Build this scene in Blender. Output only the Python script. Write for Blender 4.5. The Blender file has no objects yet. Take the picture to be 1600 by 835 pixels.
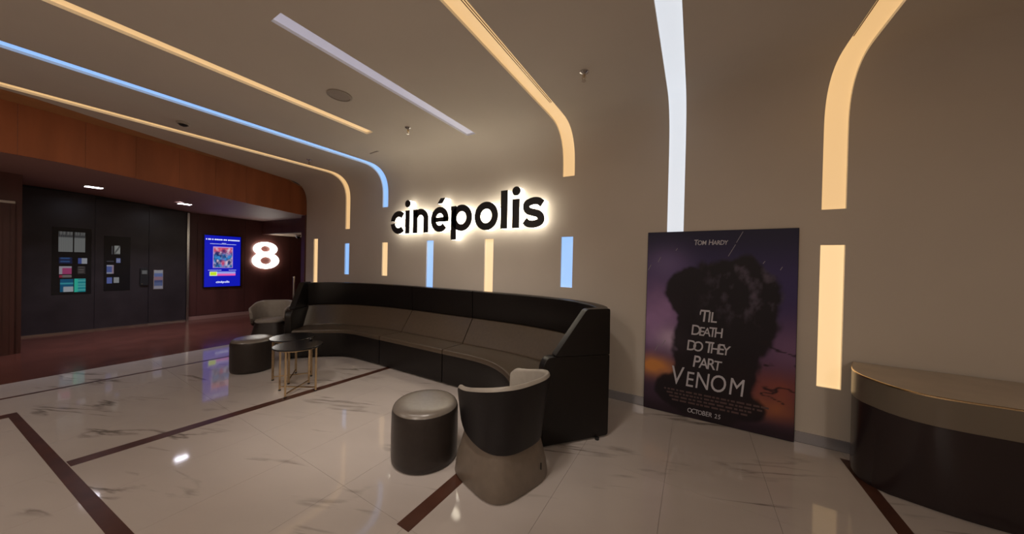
import bpy, bmesh, math, random
from mathutils import Vector, Matrix, noise
random.seed(7)
sc = bpy.context.scene
C = sc.collection

# ------------------------------------------------------------------ camera
cam_d = bpy.data.cameras.new('camera'); cam = bpy.data.objects.new('camera', cam_d); C.objects.link(cam)
cam_d.sensor_width = 36.0; cam_d.lens = 36.0*482.68/1600.0; cam_d.clip_start = 0.05; cam_d.clip_end = 60
RX = (0.86103, 0.50806, 0.022267); UP = (-0.023051, -0.0047488, 0.999723); FW = (-0.50803, 0.861306, -0.0076228)
mw = Matrix(((RX[0], UP[0], -FW[0], 0), (RX[1], UP[1], -FW[1], 0), (RX[2], UP[2], -FW[2], 1.5), (0, 0, 0, 1)))
cam.matrix_world = mw
sc.camera = cam

# ------------------------------------------------------------------ world, exposure
w = bpy.data.worlds.new('world'); sc.world = w; w.use_nodes = True
w.node_tree.nodes['Background'].inputs[0].default_value = (0.75, 0.66, 0.60, 1)
w.node_tree.nodes['Background'].inputs[1].default_value = 0.02
sc.view_settings.view_transform = 'Standard'; sc.view_settings.look = 'None'
sc.view_settings.exposure = 0.55; sc.view_settings.gamma = 1.0; sc.view_settings.use_curve_mapping = False
sc.cycles.use_denoising = True
sc.cycles.max_bounces = 8
sc.cycles.sample_clamp_indirect = 4.0

WARM = (1.0, 0.55, 0.17); BLUE = (0.20, 0.50, 1.0); COOL = (0.75, 0.80, 1.0)
ADDED_W = 18.0       # power of each added, unseen downlight behind the photographer
STRIP_K = 0.69

# ------------------------------------------------------------------ helpers
def tag(o, label=None, cat=None, group=None, kind=None):
    if label: o['label'] = label
    if cat: o['category'] = cat
    if group: o['group'] = group
    if kind: o['kind'] = kind
    return o

def empty(name, loc=(0, 0, 0), rz=0.0, label=None, cat=None, group=None):
    o = bpy.data.objects.new(name, None); C.objects.link(o)
    o.location = loc; o.rotation_euler = (0, 0, rz); o.empty_display_size = 0.1
    return tag(o, label, cat, group)

class MB:
    def __init__(s): s.v = []; s.f = []; s.m = []
    def add(s, vs, fs, mi=0):
        n = len(s.v); s.v += [tuple(v) for v in vs]
        for f in fs: s.f.append(tuple(i+n for i in f)); s.m.append(mi)
        return s
    def quad(s, a, b, c, d, mi=0): return s.add([a, b, c, d], [(0, 1, 2, 3)], mi)
    def box(s, x0, x1, y0, y1, z0, z1, mi=0):
        vs = [(x, y, z) for z in (z0, z1) for y in (y0, y1) for x in (x0, x1)]
        return s.add(vs, [(0, 2, 3, 1), (4, 5, 7, 6), (0, 1, 5, 4), (2, 6, 7, 3), (0, 4, 6, 2), (1, 3, 7, 5)], mi)
    def bar(s, a, b, wd, ht, mi=0, up=(0, 0, 1)):
        a = Vector(a); b = Vector(b); d = (b-a).normalized(); up = Vector(up)
        if abs(d.dot(up)) > .99: up = Vector((0, 1, 0))
        r = d.cross(up).normalized()*wd/2; u = r.cross(d).normalized()*ht/2
        vs = [p+q for p in (a, b) for q in (-r-u, r-u, r+u, -r+u)]
        return s.add(vs, [(3, 2, 1, 0), (4, 5, 6, 7), (0, 1, 5, 4), (1, 2, 6, 5), (2, 3, 7, 6), (3, 0, 4, 7)], mi)
    def tube(s, a, b, r, n=12, mi=0, r2=None):
        a = Vector(a); b = Vector(b); d = (b-a).normalized(); up = Vector((0, 0, 1)) if abs(d.z) < .9 else Vector((1, 0, 0))
        x = d.cross(up).normalized(); y = d.cross(x); r2 = r if r2 is None else r2
        vs = []
        for p, rr in ((a, r), (b, r2)):
            vs += [p+(x*math.cos(t)+y*math.sin(t))*rr for t in [2*math.pi*i/n for i in range(n)]]
        fs = [(i, (i+1) % n, n+(i+1) % n, n+i) for i in range(n)]+[tuple(range(n-1, -1, -1)), tuple(range(n, 2*n))]
        return s.add(vs, fs, mi)
    def lathe(s, prof, n=40, c=(0, 0, 0), mi=0, sx=1, sy=1):
        vs = []; fs = []; k = len(prof)
        for r, z in prof:
            vs += [(c[0]+r*math.cos(2*math.pi*i/n)*sx, c[1]+r*math.sin(2*math.pi*i/n)*sy, c[2]+z) for i in range(n)]
        for j in range(k-1):
            for i in range(n): fs.append((j*n+i, j*n+(i+1) % n, (j+1)*n+(i+1) % n, (j+1)*n+i))
        fs.append(tuple(range(n-1, -1, -1))); fs.append(tuple(range((k-1)*n, k*n)))
        return s.add(vs, fs, mi)
    def loft(s, rings, mi=0, caps=True, closed=True):
        n = len(rings[0]); vs = [p for r in rings for p in r]; fs = []
        m = n if closed else n-1
        for j in range(len(rings)-1):
            for i in range(m): fs.append((j*n+i, j*n+(i+1) % n, (j+1)*n+(i+1) % n, (j+1)*n+i))
        if caps: fs.append(tuple(range(n-1, -1, -1))); fs.append(tuple(range((len(rings)-1)*n, len(rings)*n)))
        return s.add(vs, fs, mi)
    def prism(s, poly, fn, t0, t1, mi=0, side=None):
        """poly of (a,b); fn(a,b,t)->xyz"""
        n = len(poly); vs = [fn(a, b, t0) for a, b in poly]+[fn(a, b, t1) for a, b in poly]
        s.add(vs, [tuple(range(n)), tuple(range(2*n-1, n-1, -1))], mi)
        s.add(vs, [(i, n+i, n+(i+1) % n, (i+1) % n) for i in range(n)], mi if side is None else side)
        return s
    def build(s, name, mats, parent=None, smooth=None, fix=True, bevel=None):
        me = bpy.data.meshes.new(name); me.from_pydata(s.v, [], s.f)
        mats = mats if isinstance(mats, (list, tuple)) else [mats]
        for m in mats: me.materials.append(m)
        me.polygons.foreach_set('material_index', s.m)
        if fix or bevel:
            bm = bmesh.new(); bm.from_mesh(me)
            if fix:
                bmesh.ops.remove_doubles(bm, verts=bm.verts, dist=1e-5); bmesh.ops.recalc_face_normals(bm, faces=bm.faces)
            if bevel:
                ed = [e for e in bm.edges if len(e.link_faces) == 2 and e.calc_face_angle(0) > 0.6]
                bmesh.ops.bevel(bm, geom=ed, offset=bevel[0], segments=bevel[1], affect='EDGES', profile=0.6, clamp_overlap=True)
            bm.to_mesh(me); bm.free()
        if smooth is not None:
            me.shade_smooth(); me.set_sharp_from_angle(angle=math.radians(smooth))
        o = bpy.data.objects.new(name, me); C.objects.link(o)
        if parent: o.parent = parent
        return o

def struct(name, mb, mats, label=None, **k):
    o = mb.build(name, mats, **k); o['kind'] = 'structure'
    if label: o['label'] = label
    return o

def catmull(pts, n):
    P = [Vector(p) for p in pts]; P = [P[0]*2-P[1]]+P+[P[-1]*2-P[-2]]; dense = []
    for i in range(1, len(P)-2):
        for k in range(24):
            t = k/24; a, b, c, d = P[i-1:i+3]
            dense.append(0.5*((2*b)+(c-a)*t+(2*a-5*b+4*c-d)*t*t+(3*b-a-3*c+d)*t**3))
    dense.append(P[-2]); L = [0]
    for i in range(1, len(dense)): L.append(L[-1]+(dense[i]-dense[i-1]).length)
    out = []; j = 0
    for i in range(n):
        s = L[-1]*i/(n-1)
        while j < len(L)-2 and L[j+1] < s: j += 1
        t = (s-L[j])/max(1e-9, L[j+1]-L[j]); out.append(dense[j].lerp(dense[j+1], min(1, max(0, t))))
    return out

def lerp_tab(tab, y):
    if y <= tab[0][0]: return tab[0][1]
    for (a, va), (b, vb) in zip(tab, tab[1:]):
        if y <= b: return va+(vb-va)*(y-a)/(b-a)
    return tab[-1][1]

def round_poly(poly, r, seg=4):
    out = []; n = len(poly)
    for i in range(n):
        p = Vector(poly[i]); a = Vector(poly[i-1]); b = Vector(poly[(i+1) % n])
        rr = r[i] if isinstance(r, (list, tuple)) else r
        rr = min(rr, (a-p).length*.45, (b-p).length*.45)
        if rr <= 1e-5: out.append(tuple(p)); continue
        s = p+(a-p).normalized()*rr; e = p+(b-p).normalized()*rr
        for k in range(seg+1):
            t = k/seg; out.append(tuple(s*(1-t)**2+p*2*t*(1-t)+e*t*t))
    return out

# ------------------------------------------------------------------ materials
def mat(name, col, rough=.5, metal=0.0, spec=.5, emit=None, es=0.0, coat=0.0):
    m = bpy.data.materials.new(name); m.use_nodes = True; b = m.node_tree.nodes['Principled BSDF']
    b.inputs['Base Color'].default_value = (*col, 1); b.inputs['Roughness'].default_value = rough
    b.inputs['Metallic'].default_value = metal; b.inputs['Specular IOR Level'].default_value = spec
    b.inputs['Coat Weight'].default_value = coat
    if emit: b.inputs['Emission Color'].default_value = (*emit, 1); b.inputs['Emission Strength'].default_value = es
    return m

def nodes(m): return m.node_tree.nodes, m.node_tree.links, m.node_tree.nodes['Principled BSDF']

def noisy(m, scale, amt, bump=0.0, coord='Object', detail=4, stretch=(1, 1, 1), bscale=None):
    N, L, b = nodes(m); tc = N.new('ShaderNodeTexCoord'); mp = N.new('ShaderNodeMapping'); mp.inputs['Scale'].default_value = stretch
    L.new(tc.outputs[coord], mp.inputs[0]); nz = N.new('ShaderNodeTexNoise'); nz.inputs['Scale'].default_value = scale; nz.inputs['Detail'].default_value = detail
    L.new(mp.outputs[0], nz.inputs['Vector']); col = tuple(b.inputs['Base Color'].default_value)
    r = N.new('ShaderNodeValToRGB'); r.color_ramp.elements[0].position = .3; r.color_ramp.elements[1].position = .7
    r.color_ramp.elements[0].color = (*[c*(1-amt) for c in col[:3]], 1); r.color_ramp.elements[1].color = (*[min(1, c*(1+amt)) for c in col[:3]], 1)
    L.new(nz.outputs[0], r.inputs[0]); L.new(r.outputs[0], b.inputs['Base Color'])
    if bump:
        n2 = N.new('ShaderNodeTexNoise'); n2.inputs['Scale'].default_value = bscale or scale*8; n2.inputs['Detail'].default_value = 2
        L.new(mp.outputs[0], n2.inputs['Vector']); bp = N.new('ShaderNodeBump'); bp.inputs['Strength'].default_value = bump; bp.inputs['Distance'].default_value = .004
        L.new(n2.outputs[0], bp.inputs['Height']); L.new(bp.outputs[0], b.inputs['Normal'])
    return m

def marble():
    m = mat('polished_marble', (.5, .45, .42), .06, spec=.5); N, L, b = nodes(m)
    ge = N.new('ShaderNodeNewGeometry')
    def nse(scale, stretch, detail, rot=-.36, dist=0.0, off=(0, 0, 0)):
        r0 = N.new('ShaderNodeMapping'); r0.inputs['Rotation'].default_value = (0, 0, rot); r0.inputs['Location'].default_value = off; L.new(ge.outputs['Position'], r0.inputs[0])
        mp = N.new('ShaderNodeMapping'); mp.inputs['Scale'].default_value = stretch; L.new(r0.outputs[0], mp.inputs[0])
        n = N.new('ShaderNodeTexNoise'); n.inputs['Scale'].default_value = scale; n.inputs['Detail'].default_value = detail; n.inputs['Distortion'].default_value = dist
        L.new(mp.outputs[0], n.inputs['Vector']); return n.outputs[0]
    def ramp(x, p0, p1, c0=(0, 0, 0), c1=(1, 1, 1)):
        r = N.new('ShaderNodeValToRGB'); e = r.color_ramp.elements; e[0].position = p0; e[1].position = p1; e[0].color = (*c0, 1); e[1].color = (*c1, 1); L.new(x, r.inputs[0]); return r.outputs[0]
    def mth(op, x, y):
        q = N.new('ShaderNodeMath'); q.operation = op
        if hasattr(x, 'links'): L.new(x, q.inputs[0])
        else: q.inputs[0].default_value = x
        if hasattr(y, 'links'): L.new(y, q.inputs[1])
        else: q.inputs[1].default_value = y
        return q.outputs[0]
    v1 = ramp(mth('ABSOLUTE', mth('SUBTRACT', nse(1.5, (.42, 2.6, 1), 7, dist=.35), .5), 0.0), 0.0, .03, (1, 1, 1), (0, 0, 0))
    k1 = ramp(nse(1.25, (.9, 2.0, 1), 3, off=(3.3, 1.7, 0)), .53, .64)
    v2 = ramp(nse(1.4, (.35, 2.8, 1), 6, off=(7.1, 4.2, 0)), .66, .76)
    vein = mth('ADD', mth('MULTIPLY', mth('MULTIPLY', v1, k1), .95), mth('MULTIPLY', v2, .6))
    base = ramp(nse(.9, (.6, 1.4, 1), 5), .3, .65, (.49, .435, .40), (.58, .52, .48))
    mx = N.new('ShaderNodeMix'); mx.data_type = 'RGBA'; mx.inputs[7].default_value = (.17, .145, .125, 1); L.new(vein, mx.inputs[0]); L.new(base, mx.inputs[6]); L.new(mx.outputs[2], b.inputs['Base Color'])
    wv = nse(3.0, (1, 1, 1), 1)
    bp = N.new('ShaderNodeBump'); bp.inputs['Strength'].default_value = .06; bp.inputs['Distance'].default_value = .01; L.new(wv, bp.inputs['Height']); L.new(bp.outputs[0], b.inputs['Normal'])
    return m

def vcol(name, rough=.4, emit=0.0, spec=.4):
    m = mat(name, (.5, .5, .5), rough, spec=spec); N, L, b = nodes(m); a = N.new('ShaderNodeVertexColor'); a.layer_name = 'print'
    if emit:
        b.inputs['Base Color'].default_value = (.01, .01, .01, 1); L.new(a.outputs[0], b.inputs['Emission Color']); b.inputs['Emission Strength'].default_value = emit
    else: L.new(a.outputs[0], b.inputs['Base Color'])
    return m

M = {}
M['paint'] = noisy(mat('taupe_wall_paint', (.63, .565, .49), .75, spec=.2), 1.2, .03, .03, bscale=60)
M['ceil'] = M['paint']
M['white'] = mat('white_slot_lining', (.86, .84, .80), .6)
M['marble'] = marble()
M['grout'] = mat('stone_grout', (.34, .30, .27), .5)
M['inlay'] = noisy(mat('brown_stone_inlay', (.085, .034, .022), .3), 6, .25)
M['brownfloor'] = noisy(mat('glossy_red_brown_floor', (.115, .038, .026), .17), 3, .2)
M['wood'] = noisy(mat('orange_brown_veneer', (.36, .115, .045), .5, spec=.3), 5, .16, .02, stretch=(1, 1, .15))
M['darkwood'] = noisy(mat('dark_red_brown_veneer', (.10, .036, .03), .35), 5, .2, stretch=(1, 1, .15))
M['soffit'] = mat('plum_grey_soffit', (.34, .19, .155), .6)
M['blackpanel'] = noisy(mat('black_satin_panel', (.034, .027, .030), .32), 4, .2)
M['chrome'] = mat('brushed_steel', (.6, .57, .55), .22, 1.0)
M['leather'] = noisy(mat('brown_leather_shaded', (.0085, .0065, .006), .33, spec=.35), 30, .12, .12, bscale=350)  # sofa sides and headrest: shade painted in as a darker leather colour
M['litseatleather'] = noisy(mat('brown_leather_seat_lit', (.075, .054, .037), .30, spec=.6), 30, .1, .12, bscale=350)  # same sofa leather, lightened to paint in the light on seat and back
M['charcoal'] = noisy(mat('charcoal_vinyl', (.007, .0055, .0065), .42, spec=.4), 30, .1, .1, bscale=350)
M['taupeleather'] = noisy(mat('taupe_vinyl', (.17, .135, .105), .4), 20, .07, .1, bscale=350)
M['greige'] = noisy(mat('pale_greige_vinyl', (.36, .325, .28), .38), 20, .06, .1, bscale=350)
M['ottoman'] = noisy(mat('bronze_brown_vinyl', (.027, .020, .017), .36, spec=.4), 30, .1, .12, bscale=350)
M['ottoman_lit_top'] = noisy(mat('bronze_brown_vinyl_lit_top', (.17, .145, .12), .27, spec=.9), 30, .06, .12, bscale=350)  # same vinyl as the body, lightened to paint in light on the top
M['black'] = mat('black_lacquer', (.012, .011, .012), .22)
M['matblack'] = mat('black_rubber', (.01, .01, .01), .6)
M['brass'] = mat('polished_brass', (.66, .50, .30), .25, 1.0)
M['skirting'] = mat('grey_metal_skirting', (.42, .42, .46), .25, .5)
M['counterdark'] = mat('dark_plum_counter_front', (.022, .014, .015), .25)
M['counterband'] = mat('taupe_counter_band', (.17, .14, .105), .3)
M['countertop'] = noisy(mat('taupe_stone_counter_top', (.44, .365, .285), .3), 4, .1)
M['signblack'] = mat('black_acrylic_face', (.02, .02, .022), .35)
M['signwhite'] = mat('glowing_opal_acrylic', (.9, .88, .82), .5, emit=(1, .93, .78), es=2.7)
M['eight'] = mat('glowing_white_numeral', (.9, .9, .88), .5, emit=(1, .95, .86), es=4.0)
M['greyplastic'] = mat('grey_brown_plastic', (.40, .35, .30), .5)
M['whiteplastic'] = mat('white_plastic', (.6, .57, .53), .4)
M['glass_light'] = mat('lit_downlight_lens', (.9, .9, .95), .4, emit=(.86, .85, 1.0), es=14.0)
M['added_light'] = mat('added_lamp_lens', (.9, .9, .9), .4, emit=(1, .86, .7), es=3.0)  # glowing lens of the added downlights and spotlights
def lightmat(name, c, k):
    return mat(name, (.6, .6, .6), .5, emit=c, es=k*STRIP_K)
M['warm'] = lightmat('warm_cove_light', (1.0, .60, .24), .70)
M['warm_wall'] = lightmat('pale_warm_cove_light', (1.0, .64, .29), .85)
M['blue'] = lightmat('blue_cove_light', (.22, .50, 1.0), .92)
M['cool'] = lightmat('cool_white_cove_light', (.72, .78, .86), .82)
M['lav'] = lightmat('lavender_cove_light', (.62, .60, .78), .42)

# ------------------------------------------------------------------ shell: back wall, curved cove, ceiling
WY = 3.63; CZ = 3.175; XL = -7.53; XR = 5.2; YB = -4.6
def hw(c, wd=.152): return (c-wd/2, c+wd/2)
# light slots: (centre x, [(start, end, material)]) where start/end = profile lengths via ('z',v) on wall or ('y',v) on ceiling
prof = []
zb = sorted({0, .51, 1.0, 1.1, 1.234, 1.25, 1.727, 1.85, 1.86, 1.968, 2.03, 2.138, 2.486, 2.606, 2.67})
zb = [z for z in zb]
for z in zb: prof.append((WY, z))
NF = 14; A_, B_, EX = .45, .505, 2.7
for i in range(1, NF):
    t = math.pi/2*i/NF
    prof.append((WY-A_+A_*math.cos(t)**(2/EX), CZ-B_+B_*math.sin(t)**(2/EX)))
ICEIL = len(prof)
for y in [3.18, 3.05, 2.95, 2.75, 2.52, 2.25, 2.0, 1.75, 1.5, 1.25, 1.0, .75, .5, .25, .05, -.4, -1, -2, -3, -4, YB]: prof.append((y, CZ))
def idx(kind, v):
    return min(range(len(prof)), key=lambda i: (abs(prof[i][1]-v) if prof[i][0] == WY else 9) if kind == 'z' else (abs(prof[i][0]-v) if prof[i][1] == CZ else 9))
edge_tab = [(-5, -6.12), (.05, -6.12), (.28, -6.16), (.69, -6.35), (1.33, -6.6), (2.25, -6.95), (3.0, -7.27), (3.5, -7.45), (3.63, XL)]
def xedge(y, z): return XL if z < 2.6 else lerp_tab(edge_tab, y)
S = []   # x0,x1,i0,i1,mat,label,cat-group
def slot(c, a, b, m, label, wd=.152): S.append((c-wd/2, c+wd/2, idx(*a), idx(*b), m, label))
slot(1.005, ('z', .51), ('z', 1.727), 'warm_wall', 'tall warm yellow light slot low in the wall between poster and counter')
slot(1.005, ('z', 2.03), ('y', -2), 'warm', 'warm yellow light slot bending from wall to ceiling above the counter')
slot(-.18, ('z', 1.0), ('y', -2), 'cool', 'cool white light slot curving up from behind the poster to the ceiling')
slot(-1.36, ('z', 1.234), ('z', 1.86), 'blue', 'blue wall light slot right of the big sign, nearest to the poster')
slot(-1.36, ('z', 2.606), ('y', -2), 'warm', 'warm yellow curved light slot with dark air slots, right above the big sign')
slot(-2.53, ('z', 1.0), ('z', 1.86), 'warm_wall', 'warm yellow wall light slot under the last o of the big sign')
slot(-2.53, ('y', 1.0), ('y', 3.18), 'lav', 'straight lavender white ceiling light slot with two closed ends', .145)
slot(-3.69, ('z', 1.0), ('z', 1.86), 'blue', 'blue wall light slot under the n of the big sign')
slot(-3.68, ('y', 2.52), ('y', -2), 'warm', 'straight warm yellow ceiling light slot ending beside the round speaker', .135)
slot(-4.81, ('z', 1.25), ('z', 1.85), 'warm_wall', 'short warm yellow wall light slot below the end of the blue curved slot')
slot(-4.82, ('z', 2.486), ('y', -2), 'blue', 'long blue light slot bending from ceiling to wall left of the sign')
slot(-5.97, ('z', 1.234), ('z', 1.85), 'blue', 'short blue wall light slot below the far warm curved slot')
slot(-5.96, ('z', 2.138), ('y', -2), 'warm', 'warm yellow curved light slot nearest to the wooden fascia')
slot(-7.125, ('z', 1.0), ('z', 1.968), 'warm_wall', 'narrow warm yellow wall light slot at the far corner behind the sofa', .165)

xs = {XL, XR}
for s in S: xs |= {s[0], s[1]}
xs = sorted(xs); fx = [xs[0]]
for a, b in zip(xs, xs[1:]):
    n = max(1, round((b-a)/.6)); fx += [a+(b-a)*k/n for k in range(1, n+1)]
xs = fx
wallb = MB(); ceilb = MB()
for i in range(len(prof)-1):
    (y0, z0), (y1, z1) = prof[i], prof[i+1]; e0 = xedge(y0, z0); e1 = xedge(y1, z1)
    for a, b in zip(xs, xs[1:]):
        mid = (a+b)/2
        if any(s[0] < mid < s[1] and min(s[2], s[3]) <= i < max(s[2], s[3]) for s in S): continue
        a0, b0, a1, b1 = max(a, e0), max(b, e0), max(a, e1), max(b, e1)
        if b0-a0 < 1e-6 and b1-a1 < 1e-6: continue
        (wallb if i < ICEIL-1 else ceilb).add([(a0, y0, z0), (b0, y0, z0), (b1, y1, z1), (a1, y1, z1)], [(0, 1, 2, 3)])
struct('wall_back', wallb, M['paint'], 'taupe painted back wall curving into the ceiling', smooth=35)
struct('ceiling', ceilb, M['ceil'], 'taupe painted lobby ceiling')

def pnorm(i):
    a = prof[max(0, i-1)]; b = prof[min(len(prof)-1, i+1)]
    if prof[i][0] == WY and (i+1 >= len(prof) or prof[i+1][0] == WY): return (1, 0)
    if prof[i][1] == CZ and i > 0 and prof[i-1][1] == CZ: return (0, 1)
    d = Vector((b[0]-a[0], b[1]-a[1])).normalized(); return (-(-d[1]), -d[0]) if False else (d[1], -d[0])
DEP = .024
for (x0, x1, ia, ib, mt, label) in S:
    i0, i1 = min(ia, ib), max(ia, ib)
    t = empty('cove_light', ((x0+x1)/2, prof[i0][0], prof[i0][1]), 0, label, 'light', 'light slots in wall and ceiling')
    ox, oy, oz = t.location
    F = []; Bk = []
    for i in range(i0, i1+1):
        ny, nz = pnorm(i); y, z = prof[i]
        F.append((y-oy, z-oz)); Bk.append((y-oy+ny*DEP, z-oz+nz*DEP))
    ch = MB(); df = MB(); a, b = x0-ox, x1-ox
    for k in range(len(F)-1):
        for x in (a, b): ch.quad((x, *F[k]), (x, *F[k+1]), (x, *Bk[k+1]), (x, *Bk[k]))
        df.quad((a, *Bk[k]), (b, *Bk[k]), (b, *Bk[k+1]), (a, *Bk[k+1]))
    for k in (0, len(F)-1): ch.quad((a, *F[k]), (b, *F[k]), (b, *Bk[k]), (a, *Bk[k]))
    ch.build('slot_lining', M['white'], t, smooth=35); df.build('diffuser', M[mt], t, smooth=60)
    if 'air slots' in label:
        for k in range(3):
            xx = b-.006-k*.017; g = MB()
            for (ya, yb) in ((2.95, 2.2), (2.2, 1.4), (1.4, .2)):
                g.box(xx-.0022, xx+.0022, yb-oy, ya-oy, CZ-oz+.010, CZ-oz+.014)
            tag(g.build('air_slot', M['inlay'], t), 'dark narrow air slot')
    if 'above the counter' in label:
        g = MB().box(a+.010, a+.015, -1.5-oy, 3.13-oy, CZ-oz+.010, CZ-oz+.014)
        tag(g.build('air_slot', M['inlay'], t), 'dark narrow air slot')

# other lobby walls (behind and right of the photographer)
struct('wall_front', MB().quad((-9, YB, 0), (XR, YB, 0), (XR, YB, CZ), (-9, YB, CZ)), M['paint'], 'taupe lobby wall behind the photographer')
struct('wall_right', MB().quad((XR, YB, 0), (XR, WY, 0), (XR, WY, CZ), (XR, YB, CZ)), M['paint'], 'taupe lobby wall beyond the counter')

# skirting
struct('baseboard_back', MB().box(-6.0, XR, WY-.014, WY-.001, 0.002, .092), M['skirting'], 'grey metal skirting under the back wall')

# ------------------------------------------------------------------ floor
def xbrown(y): return -6.765-.083*y
floor = struct('floor', MB().quad((-6.4, YB, -.006), (XR, YB, -.006), (XR, WY, -.006), (-6.4, WY, -.006)).add([(xbrown(YB), YB, -.006), (-6.4, YB, -.006), (-6.4, WY, -.006), (xbrown(WY), WY, -.006)], [(0, 1, 2, 3)]), M['grout'], 'polished pale marble tile floor')
stripX = [(-6.125, 0), (-3.775, 0), (-1.38, 0), (1.088, 0), (3.545, 0)]
cols = []
def span(a, b, n):
    for k in range(n): cols.append((a+(b-a)*k/n, a+(b-a)*(k+1)/n))
for (xa, wa), (xb, wb) in zip(stripX, stripX[1:]): span(xa+wa/2, xb-wb/2, 4)
span(3.545, XR, 3)
rows = [3.615, 2.41, 1.21, .01, -1.19, -2.39, -3.59, YB]
G = .0008
for (a, b) in cols:
    for y1, y0 in zip(rows, rows[1:]):
        MB().box(a+G, b-G, y0+G, y1-G, -.005, 0).build('tile', M['marble'], floor)
for y1, y0 in zip(rows, rows[1:]):
    MB().loft([[(xbrown(y0+G)+G, y0+G, z), (-6.125-G, y0+G, z), (-6.125-G, y1-G, z), (xbrown(y1-G)+G, y1-G, z)] for z in (-.005, 0)]).build('tile', M['marble'], floor)
def inlay(poly):
    MB().loft([[(x, y, z) for x, y in poly] for z in (.0, .0008)]).build('inlay_strip', M['inlay'], floor)
inlay([(-6.125, YB), (-6.075, YB), (-6.075, 3.6), (-6.125, 3.6)])
inlay([(-3.885, .293), (-3.77, .303), (-3.65, 3.0), (-3.735, 3.0)])
inlay([(-1.432, 1.194), (-1.333, 1.192), (-1.325, 3.6), (-1.425, 3.6)])
inlay([(1.046, YB), (1.127, YB), (1.127, 3.49), (1.043, 3.49)])
inlay([(-5.48, .143), (-5.36, .10), (-2.6, .335), (-2.6, .405)])
inlay([(-2.6, .405), (-2.6, .335), (0.4, .60), (0.4, .67)])
inlay([(-5.6, -2.5), (-5.4, -2.5), (-5.36, .10), (-5.48, .143)])
cf = MB(); n = 8
for k in range(n):
    ya, yb_ = YB+(7.4-YB)*k/n, YB+(7.4-YB)*(k+1)/n
    cf.quad((-10.6, ya, 0), (xbrown(ya), ya, 0), (xbrown(yb_), yb_, 0), (-10.6, yb_, 0))
struct('floor_corridor', cf, M['brownfloor'], 'glossy red brown corridor floor')

# ------------------------------------------------------------------ wooden fascia, soffit, corridor walls
fas_tab = [(-5, -6.5), (.06, -6.56), (.43, -6.63), (1.0, -6.80), (1.74, -6.97), (2.6, -7.17), (3.245, -7.41), (3.66, -7.55)]
fz_tab = [(-5, 2.62), (.06, 2.61), (.43, 2.615), (1.0, 2.60), (1.74, 2.565), (2.6, 2.515), (3.44, 2.50), (3.66, 2.50)]
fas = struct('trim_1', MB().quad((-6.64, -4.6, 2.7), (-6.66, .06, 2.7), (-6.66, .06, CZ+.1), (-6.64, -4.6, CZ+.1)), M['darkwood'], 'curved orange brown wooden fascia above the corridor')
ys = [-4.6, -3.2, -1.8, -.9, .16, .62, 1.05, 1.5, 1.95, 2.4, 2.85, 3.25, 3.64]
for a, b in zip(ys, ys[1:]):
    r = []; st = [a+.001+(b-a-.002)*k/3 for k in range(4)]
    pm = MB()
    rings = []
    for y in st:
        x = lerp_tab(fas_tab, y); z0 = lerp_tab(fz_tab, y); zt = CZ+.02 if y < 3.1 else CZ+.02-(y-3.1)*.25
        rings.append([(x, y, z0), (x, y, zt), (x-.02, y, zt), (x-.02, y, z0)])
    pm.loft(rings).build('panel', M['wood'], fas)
band = MB()
for a, b in zip(ys, ys[1:]):
    for k in range(3):
        y0 = a+(b-a)*k/3; y1 = a+(b-a)*(k+1)/3
        def bz(y): return CZ+.012 if y < 3.1 else CZ+.012-(y-3.1)*.22
        e0, e1 = xedge(y0, 3)-.0, xedge(y1, 3)-.0; f0, f1 = lerp_tab(fas_tab, y0), lerp_tab(fas_tab, y1)
        if f0 < e0+.03: band.quad((f0-.03, y0, bz(y0)), (e0+.03, y0, bz(y0)), (e1+.03, y1, bz(y1)), (f1-.03, y1, bz(y1)))
struct('trim_2', band, noisy(mat('light_brown_veneer', (.46, .22, .09), .5, spec=.3), 5, .1), 'wooden border strip between ceiling and fascia')
DX = -10.35
sz_tab = [(-5, 2.76), (0, 2.75), (.8, 2.72), (1.3, 2.69), (2.4, 2.57), (3.3, 2.55), (4, 2.55)]
sof = MB(); yy = [-4.6+k*(3.88+4.6)/24 for k in range(25)]
for a, b in zip(yy, yy[1:]):
    sof.quad((DX-.1, a, lerp_tab(sz_tab, a)), (lerp_tab(fas_tab, a), a, lerp_tab(fz_tab, a)), (lerp_tab(fas_tab, b), b, lerp_tab(fz_tab, b)), (DX-.1, b, lerp_tab(sz_tab, b)))
struct('ceiling_corridor', sof, M['soffit'], 'dark soffit over the corridor', smooth=40)
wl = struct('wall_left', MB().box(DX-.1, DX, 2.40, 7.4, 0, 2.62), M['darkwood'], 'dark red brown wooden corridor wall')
for y0, y1 in ((2.42, 2.56), (2.56, 3.48), (3.48, 4.55), (4.55, 5.6)):
    MB().box(DX, DX+.012, y0+.003, y1-.003, .10, 2.53).build('panel', M['darkwood'], wl)
struct('baseboard_left', MB().box(DX, DX+.02, 2.42, 5.6, 0, .085), M['soffit'], 'low skirting of the corridor wall')
wb = struct('wall_left_black', MB().box(DX-.1, DX+.01, .2, 2.40, 0, 2.78), M['matblack'], 'black panelled corridor wall')
for y0, y1 in ((.27, 1.08), (1.08, 1.79), (1.79, 2.37)):
    MB().box(DX+.01, DX+.03, y0+.003, y1-.003, .03, min(lerp_tab(sz_tab, y0), lerp_tab(sz_tab, y1))-.01).build('panel', M['blackpanel'], wb)
struct('baseboard_black', MB().box(DX+.03, DX+.045, .27, 2.37, 0.0, .03), M['chrome'], 'thin steel floor trim of the black wall')
struct('trim_3', MB().box(DX+.0, DX+.06, 2.375, 2.415, 0, 2.55), M['chrome'], 'vertical steel corner trim beside the blue screen')
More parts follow.
